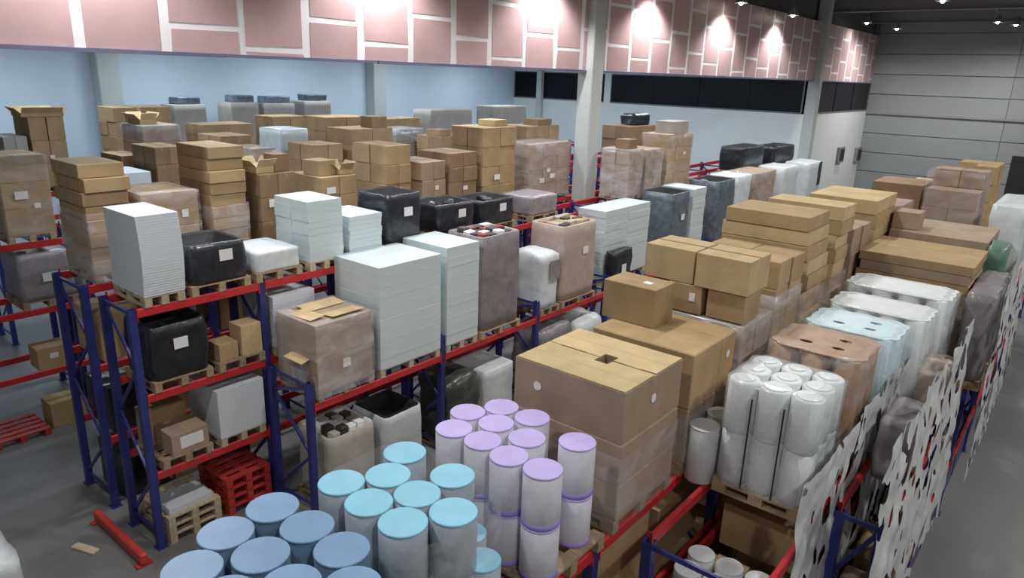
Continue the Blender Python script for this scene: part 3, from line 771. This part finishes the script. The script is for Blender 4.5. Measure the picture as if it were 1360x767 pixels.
# ---- wrapped rolls on the rack by the open aisle
roll_cluster('wrapped white rolls in two tiers with dark straps', -1.45, 6.30, 7.20, HC, 4.02, .92, 'white_roll', None, 3, 3, 2, straps=2)
for k, (x, y) in enumerate(((-2.55, 6.42), (-2.53, 6.80))):
    roll('single white roll standing beside the strapped white rolls', x, y, HC, .155, .62, 'white_roll', 'white_roll', 'roll', 'single white rolls')
roll_cluster('wrapped brown rolls behind the strapped white rolls', -1.40, 7.50, 8.40, HC, 4.06, 1.0, 'brown_roll', 'brown_roll', 3, 3, 1, film='film', cover='brown_roll')
roll_cluster('wrapped pale blue rolls behind the brown rolls', -1.32, 8.65, 9.50, HC, 4.00, 1.06, 'pale_roll', 'pale_roll', 3, 3, 1, cover='pale_roll')
roll_cluster('wrapped white rolls next to the pale blue rolls', -1.18, 9.70, 10.50, HC, 4.00, 1.22, 'white_roll', None, 4, 3, 1, cover='white_roll')
roll_cluster('tallest wrapped white rolls in front of the cardboard pile', -1.10, 10.75, 11.60, HC, 4.04, 1.38, 'white_roll', None, 4, 3, 1, cover='white_roll')
flat_stack('wide low pile of big cardboard sheets behind the white rolls', -1.05, 12.15, 13.7, HC, 4.28, 1.58, 9, 'carton_pink', .03, .7, film='film')
flat_stack('second pile of cardboard sheets with gaping dark edges', -1.15, 14.0, 15.7, HC, 4.35, 1.5, 6, 'carton_pink', .06, 0)
t = open_box('small pinkish box at the corner of the second cardboard pile', -2.42, 14.45, 4.35, .42, .5, .3, 'carton_pink')
carton_load('stepped stack of tan cartons far along the aisle rack', -1.67, 17.0, 18.3, HC, 5.15, .98, 2, 2, .4, 'carton_pink', 'film', drop=((0, 0), (1, 0)))
carton_load('farthest tan cartons of the aisle rack before the grey wall', -1.75, 20.2, 21.8, HC, 5.05, .9, 2, 2, .45, 'carton', None, drop=((0, 0),))
# narrow netted rack
wrap_load('lilac white wrapped bales towering over the aisle net', -.74, 15.9, 18.0, HC - .1, 4.72, .60, 'white_wrap', .03)
wrap_load('dark green wrapped bale on the narrow aisle rack', -.80, 13.75, 14.6, HC - .1, 4.3, .30, 'green_wrap', .03)
wrap_load('grey film wrapped bale on the narrow aisle rack', -.62, 11.4, 13.3, HC - .1, 4.05, .40, 'grey_wrap', .05)
for k, (y, m_, lb) in enumerate(((7.6, 'carton_pink', 'pinkish carton'), (8.6, 'carton', 'brown carton'), (9.9, 'carton_pink', 'larger pinkish carton'), (11.0, 'carton_dark', 'dark carton'), (12.2, 'carton_grey', 'grey carton'))):
    open_box(lb + ' behind the aisle net on the lower shelf', -1.06, y, .95, .40, .62, .55 + .08 * (k % 3), m_)
for k, (y, m_, lb) in enumerate(((8.4, 'grey_wrap', 'grey bale'), (10.3, 'beige_wrap', 'beige bale'))):
    wrap_load(lb + ' behind the aisle net on the upper shelf', -.90, y - .5, y + .5, HC - .1, 3.3, .34, m_, .04, pallet=False)
def net(label, xt, zt, xb, zb, y0, y1, seed, cell=.026, thr=.16):
    """hanging torn plastic net: a wavy sheet with real, rounded openings"""
    bm = bmesh.new(); ny = int((y1 - y0) / cell); L = math.hypot(xt - xb, zt - zb); nz = int(L / cell); g = {}
    for j in range(nz + 1):
        f = j / nz
        for i in range(ny + 1):
            y = y0 + (y1 - y0) * i / ny
            sag = noise.noise(Vector((y * 1.2, f * 3, seed))) * .05 + noise.noise(Vector((y * 5, f * 9, seed + 5))) * .035
            hem = (noise.noise(Vector((y * 2.5, seed, 3))) * .25 + noise.noise(Vector((y * 9, seed, 8))) * .1) * f
            g[i, j] = bm.verts.new((xt + (xb - xt) * f + sag, y, zt + (zb - zt) * f + hem))
    for j in range(nz):
        for i in range(ny):
            u, v_ = i * cell, j * cell
            v = noise.noise(Vector((u * 6.5, v_ * 5.0, seed * 3.3))) + .35 * noise.noise(Vector((u * 2, v_ * 1.2, seed + 9)))
            if v > thr: continue
            bm.faces.new((g[i, j], g[i + 1, j], g[i + 1, j + 1], g[i, j + 1])).smooth = True
    loose = [v for v in bm.verts if not v.link_faces]; bmesh.ops.delete(bm, geom=loose, context='VERTS')
    bmesh.ops.smooth_vert(bm, verts=bm.verts[:], factor=.5, use_axis_x=True, use_axis_y=True, use_axis_z=True)
    bmesh.ops.smooth_vert(bm, verts=bm.verts[:], factor=.5, use_axis_x=True, use_axis_y=True, use_axis_z=True)
    o = tag(new_obj('hanging_net', bm_mesh(bm, 'net', 'net')), label, 'net', 'torn nets along the aisle rack'); return o
net('torn white plastic net hanging in front of the strapped white rolls toward the aisle', -1.32, 3.55, -1.31, 1.25, 5.7, 9.8, 1.0, thr=.30)
net('torn white plastic net hanging on the aisle face beside the wrapped rolls', -.80, 3.95, -.72, 1.05, 6.1, 10.8, 2.0, thr=.30)
net('torn white plastic net hanging on the aisle face beside the cardboard piles', -.54, 4.35, -.50, 1.5, 10.9, 15.7, 4.0, thr=.16)
for k in range(7):
    open_box('added navy filler block under the netted aisle rack', -1.06, 7.72 + 1.39 * k + (.0 if k % 2 else .02), 0, .42, 1.18, .78, 'post_blue', name='navy_filler', cat='crate', group='navy filler blocks under the netted rack')  # blue blocks added to fill the dark zone along the post feet

LOWC = 'dim cartons in the lower levels of the roll racks'
for k in range(8):
    y0_ = YC[k] + .75
    for m_ in (0, 1):
        y = y0_ + 1.28 * m_
        open_box('dim brown carton in the shade under the roll rack', -3.29, y, 0, .85, 1.1, 1.25 + .1 * ((k + m_) % 2), 'carton', group=LOWC)
        open_box('dim carton on the shelf under the rolls and giant cartons', -3.29, y, 1.6, .85, 1.05, .72 + .1 * ((k + m_) % 3), 'carton', group='dim cartons on the shelf under the rolls')
for k in range(7):
    y0_ = 5.12 + 2.78 * k + .75
    for m_ in (0, 1):
        y = y0_ + 1.28 * m_
        open_box('dark box on the floor under the wrapped roll rack', -1.92, y, 0, .8, 1.1, 1.3 + .15 * ((k + m_) % 2), 'carton' if (k + m_) % 2 else 'black_wrap', group='dark boxes under the wrapped roll rack')
        if k or m_: open_box('dim box on the shelf under the wrapped rolls', -1.92, y, 1.98, .8, 1.05, .5, 'carton', group='dim boxes under the wrapped rolls')
t = thing('wooden_pallet', 'wooden pallet with short white rolls under the empty beams', 'pallet', (-1.9, 5.75, 1.98)); new_obj('deck', pallet_me(.95, 1.0), t)
for i_ in range(3):
    for j_ in range(2):
        roll('short white roll on the pallet under the empty beams', -1.62 - .29 * i_, 5.55 + .3 * j_, 1.98 + PH, .13, .22, 'white_roll', 'white_roll', 'roll', 'short white rolls')

# ---- low rack: white paper and wrapped bins
Y1, Y2, h = S(XL1, 408, 436, 503)
t = carton_load('film covered pair of pinkish cartons at the low rack end', XL1, 5.72, 6.78, B1, h, 1.0, 1, 1, .5, 'carton_pink', 'film_heavy', .03, tags=1)
fz = h - B1
for (x, y, z, sx_, sy_, rx, ry) in ((.05, -.36, fz + .02, .55, .26, .10, -.05), (-.22, .10, fz + .02, .30, .7, 0, .08), (.30, .12, fz + .025, .30, .6, 0, -.10)):
    new_obj('lid_flap', box_me(sx_, sy_, .008, 'carton_light', 0, 'lid_flap'), t, (x, y, z), (rx, ry, 0))
new_obj('lower_flap', box_me(.46, .20, .008, 'carton_light', 0, 'lower_flap'), t, (.12, -.60, PH + (fz - PH) / 2 - .03), (.25, 0, 0))
Y1, Y2, h = S(XL1, 500, 357, 575)
sheet_load('huge white paper block, lower of two, on the low rack', XL1, 6.92, 8.29, B1, h, 1.12, 10, cols=(1, 1), wob=.003)
Y1, Y2, h = S(XL1, 578, 338, 631)
sheet_load('huge white paper block, taller of two, on the low rack', XL1, 8.44, 9.26, B1, h + .06, 1.12, 10, cols=(1, 1), wob=.003)
Y1, Y2, h = S(XL1, 640, 318, 697)
bin_load('grey wrapped bin full of dark and red packets', XL1, 9.36, 10.52, B1, h, .98, 'grey_wrap', 'grey_wrap', False, goods=('dark_goods', 'red_goods', 'dark_goods', 'label'))
wrap_load('short white sack with a grey patch beside the grey bin', XL1, 11.22, 11.88, B1, 3.22, .85, 'white_wrap', .05, .15, labs=((.12, .55, .34, .4, 'grey_wrap'),), crown=.08)
Y1, Y2, h = S(XL1, 752, 303, 797)
bin_load('beige wrapped bin with a paper sheet stuck on it', XL1, 11.95, 13.25, B1, h, .98, 'beige_wrap', 'beige_wrap', True, goods=('carton_pink', 'dark_goods', 'carton_grey', 'carton_light'), rim=.04)
sheet_load('broad white paper block behind the beige bin', XL1 - .30, 13.99, 16.1, B1, 3.80, .75, 10, cols=(1, 2))
wrap_load('low black film bundle leaning at the broad white block', XL1 + .02, 13.99, 14.9, B1, 2.85, .27, 'black_wrap', .04, pallet=False, labs=((0, .4, .2, .2, 'label'),))
bin_load('slate film wrapped bin with a white label beside the broad white block', XL1, 16.76, 17.85, B1, 3.92, .98, 'slate_wrap')
sheet_load('narrow white paper block between two dark wrapped bins', XL1, 17.95, 18.75, B1, 3.95, .98, 10)
bin_load('dark wrapped bin behind the narrow white block', XL1, 19.53, 20.9, B1, 3.98, .98, 'slate_wrap', lab=False, lumps=2)
wrap_load('silvery white wrapped pallet behind the dark bins', XL1, 21.0, 22.12, B1, 4.0, .98, 'white_wrap', .04)
carton_load('pinkish cartons on the low rack behind the dark bins', XL1, 22.32, 24.2, B1, 4.0, .98, 2, 3, .45, 'carton_pink', 'film')
wrap_load('white wrapped pallet far along the low rack', XL1, 25.08, 26.6, B1, 3.95, .98, 'white_wrap', .04)
wrap_load('last white wrapped pallet of the low rack by the cross wall', XL1, 27.86, 29.4, B1, 3.9, .98, 'white_wrap', .04, labs=((.3, .5, .3, .9, 'black_wrap'),))
# on the floor below its beam
bin_load('grey carton crate with dark blocks as lid holes under the low rack', -8.2, 5.85, 6.8, 0, 1.28, .95, 'carton_grey', 'label', False, goods=('label', 'carton_grey', 'dark_goods', 'label'), rim=.03, bulge=0)  # dark packets stand in for the shade inside the lid holes
bin_load('pale sack with a black opening under the low rack', -8.2, 6.95, 7.85, 0, 1.22, .95, 'white_wrap', 'black_inner', False, rim=.10)
wrap_load('dark glossy foil bundle under the low rack', -8.15, 8.46, 9.3, 0, 1.35, .95, 'dark_foil', .08, .15, crown=.1)
wrap_load('white wrapped cube under the low rack behind the dark foil', -8.15, 9.4, 10.3, 0, 1.30, .95, 'white_wrap', .02)
wrap_load('crumpled translucent grey sack under the low rack', -8.15, 11.24, 12.4, 0, 1.55, .95, 'grey_wrap', .09, .2, crown=.12)
wrap_load('pale crumpled sack under the low rack behind the grey sack', -8.15, 12.55, 13.7, 0, 1.4, .95, 'white_wrap', .08, .2, crown=.1)

# ---- tall rack, top level
Y1, Y2, h = S(XL2, 184, 287, 237)
sheet_load('tall leaning stack of white sheets at the tall rack end', XL2, 3.86, 4.42, B2, h, .95, 30, 'sheet_white', .0006, .06)
bin_load('black wrapped bin with white label beside the leaning white sheets', XL2, 4.52, 5.42, B2, 4.36, .92)
wrap_load('low white wrapped bundle beside the black labelled bin', XL2, 5.52, 6.3, B2, 4.10, .9, 'white_wrap', .02)
Y1, Y2, h = S(XL2, 412, 268, 455)
sheet_load('tall white paper block on the top level of the tall rack', XL2, 6.45, 7.12, B2, h, .9, 9, cols=(2, 1))
Y1, Y2, h = S(XL2, 466, 288, 508)
sheet_load('lower white paper block beside the tall one on the top level', XL2, 7.25, 7.95, B2, h, .9, 8)
bin_load('black wrapped square bin with white label behind the paper blocks', XL2, 8.08, 8.95, B2, 4.68, .9)
bin_load('low black bin heaped with bags on the top level', XL2, 9.35, 10.4, B2, 4.36, .9, lumps=3)
bin_load('low black bin with torn white paper on its edge', XL2, 10.55, 11.65, B2, 4.30, .9, lumps=2)
wrap_load('grey wrapped pallet behind the beige bin, tall rack', XL2, 12.2, 13.2, B2, 4.2, .9, 'grey_wrap', .03)
G = 'wrapped cartons beyond the column'
Y1, Y2, h = S(XL2, 838, 205, 858)
carton_load('film wrapped pinkish cartons on the tall rack beyond the column', XL2, 16.3, 17.0, B2, 5.0, .85, 2, 2, .4, 'carton_pink', 'film_heavy', group=G)
carton_load('film wrapped pinkish cartons on the tall rack beyond the column', XL2, 17.2, 18.1, B2, 4.95, .85, 2, 2, .4, 'carton_pink', 'film_heavy', group=G)
carton_load('grey brown wrapped carton tower standing over the dark bins', XL2, 18.4, 19.9, B2, 5.3, .85, 2, 3, .4, 'carton', 'film', tags=1)
bin_load('dark wrapped box against the white cross wall', XL2, 24.0, 26.0, B2, 4.6, .9, lab=False)
bin_load('flat dark wrapped box beside the dark box at the cross wall', XL2, 27.0, 29.3, B2, 4.45, .9, lab=False)
# tall rack, second and third level, floor
bin_load('dark wrapped container with paper label on the middle level', XL2, 3.85, 4.72, B3, 3.34, .9)
t = thing('wooden_pallet', 'wooden pallet carrying two small brown boxes on the middle level', 'pallet', (XL2 - .45, 5.18, B3)); new_obj('deck', pallet_me(.9, .75), t)
open_box('small low brown box on the middle level', XL2 - .22, 5.0, B3 + PH, .34, .30, .27, 'carton')
open_box('upright brown box on the middle level beside a low one', XL2 - .20, 5.37, B3 + PH, .34, .34, .48, 'carton_light')
sheet_load('white sheet stack on the middle level behind the pinkish cartons', XL2, 5.75, 6.5, B3, 3.38, .9, 8, 'sheet_white')
sheet_load('white boards in a pale crate on the lower level', XL2, 4.72, 5.48, B4, 2.14, .9, 1, 'sheet_white')
t = thing('wooden_pallet', 'wooden pallet carrying a labelled carton on the lower level', 'pallet', (XL2 - .45, 4.22, B4)); new_obj('deck', pallet_me(.9, .75), t)
t = open_box('brown carton with a big white label on the lower level', XL2 - .28, 4.28, B4 + PH, .5, .55, .32, 'carton_pink'); paper_label(t, .253, .02, .08, .34, .18)
t = open_box('dim brown carton at the back of the lower level', XL2 - .72, 4.2, B4 + PH, .34, .6, .55, 'carton')
for k in range(4):
    t = thing('red_pallet', 'red pallet in the stack on the floor of the tall rack', 'pallet', (XL2 - .45, 5.12, k * .16), 'stacked red pallets'); new_obj('deck', pallet_me(.9, .75, 'pallet_red'), t)
for k in range(3):
    t = thing('wooden_pallet', 'weathered pallet in the stack beside the floor guard', 'pallet', (XL2 - .45, 4.22, k * PH), 'stacked weathered pallets'); new_obj('deck', pallet_me(.9, .8, 'wood_pale'), t)
open_box('white slab lying on the weathered pallet stack', XL2 - .32, 4.2, 3 * PH, .5, .66, .10, 'sheet_white', name='white_slab', cat='slab')
t = open_box('loose wooden plank on the floor before the floor guard', -10.15, 2.95, 0, .42, .12, .04, 'wood_pale', name='wooden_plank', cat='plank', rz=.35)
wrap_load('white wrapped bale standing on the free floor', -8.95, .95, 1.95, 0, 1.02, 1.0, 'white_wrap', .04, .12, pallet=False, crown=.1)

# ---- second tall rack, back to back: brown cartons
Y1, Y2, h = S(XM, 105, 219, 163)
flat_stack('brown stack of staggered flat cartons at the rack end', XM, 3.86, 4.48, B2, h, 1.02, 8, 'carton', .05, .6)
Y1, Y2, h = S(XM, 193, 258, 263)
carton_load('big brown cartons with a plain light lid beside the black bin', XM, 4.62, 5.5, B2, h, 1.02, 1, 1, .6, 'carton', 'film', tags=1)
Y1, Y2, h = S(XM, 283, 195, 328)
flat_stack('tallest brown carton tower with staggered layers', XM, 5.72, 6.34, B2, h, 1.02, 9, 'carton', .04, .5)
def brown(X, px1, py, px2, label, group=None, depth=1.0, maxw=1.25, **kw):
    Y1, Y2, h = S(X, px1, py, px2)
    Y2 = max(Y1 + .5, min(Y2, Y1 + maxw))
    return carton_load(label, X, Y1, Y2, B2, h, depth, kw.pop('nx', 2), kw.pop('ny', 2), kw.pop('layer', .36), kw.pop('m', 'carton'), kw.pop('film', None), tags=kw.pop('tags', 1), group=group, **kw)
brown(XM, 344, 232, 393, 'brown cartons with an open white flap before the tall white paper', m='carton_dark')
brown(XM, 428, 236, 474, 'low brown cartons behind the tall white paper', m='carton')
brown(XM, 512, 194, 546, 'brown cartons behind the black square bin', m='carton', tags=2)
brown(XM, 560, 216, 592, 'brown cartons with wide light lid above the bag heaped bin', m='carton_pink')
brown(XM, 597, 204, 634, 'dark brown cartons above the low black bins', m='carton_dark')
brown(XM, 642, 170, 690, 'tall brown tower above the low black bins', m='carton', layer=.45, maxw=1.2)
brown(XM, 704, 192, 758, 'brown wrapped cartons in front of the column', m='carton_pink', film='film', tags=3, maxw=1.8, ny=3)
t = brown(XM, 838, 168, 872, 'brown carton tower just beyond the column', m='carton_dark', maxw=1.6)
Y1, Y2, h = S(XM, 842, 168, 870)
wrap_load('dark bag on top of the brown tower beyond the column', XM - .2, Y1 + .3, Y1 + 1.4, h + .03, h + .28, .5, 'black_wrap', .06, .12, pallet=False, crown=.05)

for k, (y, m_, hh, lb) in enumerate(((4.2, 'carton', .75, 'dim brown carton'), (5.0, 'slate_wrap', .8, 'slate wrapped block'), (6.1, 'carton', .85, 'tall dim carton'), (7.0, 'carton_grey', .7, 'grey carton'))):
    open_box(lb + ' on the middle level of the carton rack', -11.45, y, B3, .9, .7, hh, m_)
for k, (y, m_, hh, lb) in enumerate(((4.2, 'black_wrap', .75, 'black wrapped block'), (5.0, 'carton', .7, 'dim carton'), (6.1, 'carton', .8, 'tall dim carton'), (7.0, 'carton', .6, 'low dim carton'))):
    open_box(lb + ' on the lower level of the carton rack', -11.45, y, B4, .9, .7, hh, m_)
for k, (y, m_, hh, lb) in enumerate(((4.25, 'black_wrap', .8, 'black wrapped block'), (5.05, 'carton', .75, 'dim carton'), (6.2, 'carton', .8, 'tall dim carton'))):
    open_box(lb + ' on the floor under the carton rack', -11.45, y, 0, .9, .7, hh, m_)
# ---- shadowed rack across the dark aisle
Y1, Y2, h = S(XN, 2, 208, 52)
carton_load('brown wrapped cartons with a big label above the dark aisle', XN, 3.8, 4.55, B2, h, 1.0, 1, 1, .5, 'carton', 'film', tags=2)
wrap_load('grey film wrapped box with label in the shadowed rack', XN, 3.85, 4.75, B3, 3.42, .95, 'grey_wrap', .03, labs=((.05, .4, .26, .16, 'label'),))
open_box('white box beside the grey wrapped box in the shadowed rack', XN - .3, 5.2, B3, .5, .6, 1.0, 'sheet_white')
for (y, z, s, lb) in ((4.2, B4, .55, 'brown box with white label low in the shadowed rack'), (5.4, B4, .45, 'second low brown box in the shadowed rack')):
    t = open_box(lb, XN - .25, y, z, .45, s, .42, 'carton'); paper_label(t, .228, 0, .2, .14, .1)
for k, (y, m_, lb) in enumerate(((5.5, 'carton', 'dim carton'), (6.5, 'black_wrap', 'black wrapped block'), (8.3, 'carton', 'far dim carton'))):
    for (z, hh, wh) in ((0, .9, 'on the floor of'), (B4, .8, 'on the lower level of'), (B3, .85, 'on the middle level of')):
        if z == B4 and k == 0: continue
        open_box(lb + ' ' + wh + ' the shadowed rack', XN - .55, y + (.55 if (k == 0 and z == B3) else 0) + (.15 if k == 1 else 0), z, .85, .8 if not (k == 0 and z == B3) else .5, hh, m_)
open_box('brown box on the floor below the shadowed rack', XN - .3, 4.3, 0, .5, .6, .5, 'carton')
t = thing('red_pallet', 'red pallet on the floor under the shadowed rack', 'pallet', (XN - .3, 3.45, 0)); new_obj('deck', pallet_me(.9, .9, 'pallet_red'), t)
brown(XN, 204, 196, 244, 'brown cartons behind the tallest carton tower', m='carton_dark')
brown(XN2, 160, 207, 186, 'low brown cartons left of the tallest carton tower', m='carton', tags=0)
brown(XN, 334, 198, 366, 'brown wrapped cartons with a big white label', m='carton_pink', film='film', tags=2)
brown(XN, 415, 193, 455, 'brown cartons behind the low cartons of the tall rack', m='carton')
brown(XN, 466, 172, 522, 'wide brown cartons next to the wall pilaster', m='carton', tags=3, maxw=1.5)
brown(XN, 586, 182, 634, 'brown cartons with a light strip behind dark brown ones', m='carton')
brown(XN, 700, 168, 758, 'brown carton stack behind the wrapped ones at the column', m='carton', maxw=1.8, ny=3)
R2 = 'cartons in the second rack under the mezzanine'
brown(XN2, 188, 167, 238, 'large pinkish brown cartons near the first wall pilaster', m='carton_pink', film='film')
brown(XN2, 292, 181, 334, 'brown cartons with light lids in the second mezzanine rack', R2, m='carton')
Y1, Y2, h = S(XN2, 372, 173, 410)
wrap_load('pale grey wrapped pallet among the brown cartons', XN2, Y1, Y2, B2, h, 1.0, 'grey_wrap' if False else 'white_wrap', .02, .04)
brown(XN2, 432, 156, 488, 'brown cartons with light lids in the second mezzanine rack', R2, m='carton', maxw=1.4)
brown(XN2, 526, 172, 562, 'film wrapped greyish cartons right of the wall pilaster', m='carton_grey', film='film_heavy')
brown(XN2, 640, 168, 690, 'brown cartons with light lids in the second mezzanine rack', R2, m='carton', maxw=1.4)
R3 = 'cartons deep under the mezzanine'
t = brown(XO, 36, 156, 84, 'brown cartons with torn flaps before the blue white wall', m='carton', layer=.5, tags=1)
for (a, b, c) in ((150, 143, 181), (186, 142, 226), (268, 166, 338), (362, 155, 408), (514, 158, 560), (704, 164, 750)):
    brown(XO, a, b, c, 'brown carton stack deep under the mezzanine', R3, m='carton', maxw=1.6, tags=0)
for (a, b, c, lb) in ((572, 147, 628, 'broad grey wrapped pallet deep under the mezzanine, beside the glazed wall'), (656, 142, 700, 'grey wrapped pallet with a ledge under the glazed wall')):
    Y1, Y2, h = S(XO, a, b, c); wrap_load(lb, XO, Y1, Y2, B2, h, 1.0, 'carton_grey', .02, .04)
R4 = 'grey pallets along the bluish wall'
for (a, b, c) in ((230, 140, 274), (306, 137, 344), (350, 138, 392), (404, 135, 440)):
    Y1, Y2, h = S(XQ, a, b, c)
    Y2 = min(Y2, Y1 + 1.7)
    wrap_load('grey wrapped pallet along the bluish white wall', XQ, Y1, Y2, B2, h, 1.0, 'carton_grey', .02, .04, group=R4)
    wrap_load('dark bundle on top of a grey wrapped pallet by the bluish wall', XQ - .1, Y1 + .2, Y2 - .1, h + .03, h + .25, .7, 'slate_wrap', .03, .08, group='dark bundles by the bluish wall', pallet=False)

def on_top(X, px1, py, px2, fy, dx, sx, sy_, sz, label, m='carton', flaps=False, maxw=9):
    """a loose box resting on the lid of the load picked by the same pixels"""
    Y1, Y2, h = S(X, px1, py, px2); Y2 = min(Y2, Y1 + maxw)
    t = open_box(label, X - dx, Y1 + (Y2 - Y1) * fy, h, sx, sy_, sz, m, rz=random.uniform(-.12, .12))
    if flaps:
        for (ax, rx, ry, lx, ly) in ((0, 0, -.7, -sx / 2, 0), (1, 0, .6, sx / 2, 0), (2, .8, 0, 0, -sy_ / 2), (3, -.6, 0, 0, sy_ / 2)):
            f = new_obj('flap', box_me(.008 if ly == 0 else sx * .96, sy_ * .96 if ly == 0 else .008, .16, m, 0, 'flap'), t, (lx, ly, sz - .005), (-rx if ly else 0, -ry if lx < 0 else -ry, 0))
            f.rotation_euler = (rx, 0, 0) if ly else (0, (-.7 if lx < 0 else .6), 0)
    return t
on_top(XN, 466, 172, 522, .75, .35, .45, .5, .28, 'small dark brown box on the wide cartons by the pilaster', 'carton_dark', maxw=1.5)
on_top(XM, 344, 232, 393, .75, .3, .35, .3, .3, 'little reddish box on the cartons before the tall white paper', 'carton_dark')
on_top(XM, 344, 232, 393, .25, .35, .5, .34, .12, 'open box with pale flaps on the cartons before the tall paper', 'carton_light', True)
on_top(XM, 428, 236, 474, .3, .4, .45, .4, .28, 'brown box on the low cartons behind the tall white paper', 'carton')
on_top(XM, 428, 236, 474, .8, .3, .4, .3, .10, 'open pale box on the low cartons behind the tall paper', 'carton_light', True)
on_top(XO, 36, 156, 84, .5, .5, .8, .9, .10, 'box with torn open flaps before the bluish wall', 'carton', True)
on_top(XM, 642, 170, 690, .75, .5, .5, .5, .14, 'flat box on the tall brown tower above the black bins', 'carton_light', maxw=1.2)
on_top(XN2, 188, 167, 238, .3, .5, .6, .35, .12, 'flat open box on the large pinkish cartons', 'carton_light', True)
on_top(XN, 586, 182, 634, .2, .4, .5, .5, .18, 'low box with a dark gap on cartons above the black bins', 'carton')
on_top(XN, 700, 168, 758, .6, .4, .6, .8, .2, 'wide low box on the stack behind the column', 'carton_dark', maxw=1.8)
t = open_box('grey box on the carton tower standing over the dark bins', XL2 - .35, 19.2, 5.30, .6, .9, .34, 'carton_grey')
t = open_box('small pale box on the pinkish cartons beyond the column', XL2 - .3, 16.6, 5.0, .4, .45, .25, 'carton_dark')
brown(XN, 166, 230, 196, 'white cartons seen between two brown towers', m='sheet_white', nx=1, ny=1, tags=0)
brown(XO, 2, 182, 20, 'greyish cartons at the near end of the deep mezzanine rack', m='carton_grey', tags=0)
# ---- small things on the far walls
for (px, py, lb) in ((1114, 205, 'small dark box on the white wall beside the corner column'), (1137, 205, 'small grey box on the white wall near the grey end wall')):
    Y, z = on_x(px, py, XP)
    t = thing('wall_box', lb, 'wall box', (XP, Y, z)); new_obj('case', box_me(.16, .9, .8, 'steel', .02, 'wcase'), t, (.085, 0, -.4)); new_obj('cover', box_me(.02, .7, .6, 'black_plastic', .01, 'wcover'), t, (.172, 0, -.3))
d = structure(new_obj('door_1', None, None, (-2.7, YE, 0)))
new_obj('leaf', box_me(1.3, .06, 3.6, 'black_plastic', .01, 'leaf'), d, (0, -.04, 0)); new_obj('handle', box_me(.14, .05, .04, 'steel', .005, 'dh'), d, (-.5, -.095, 1.05))
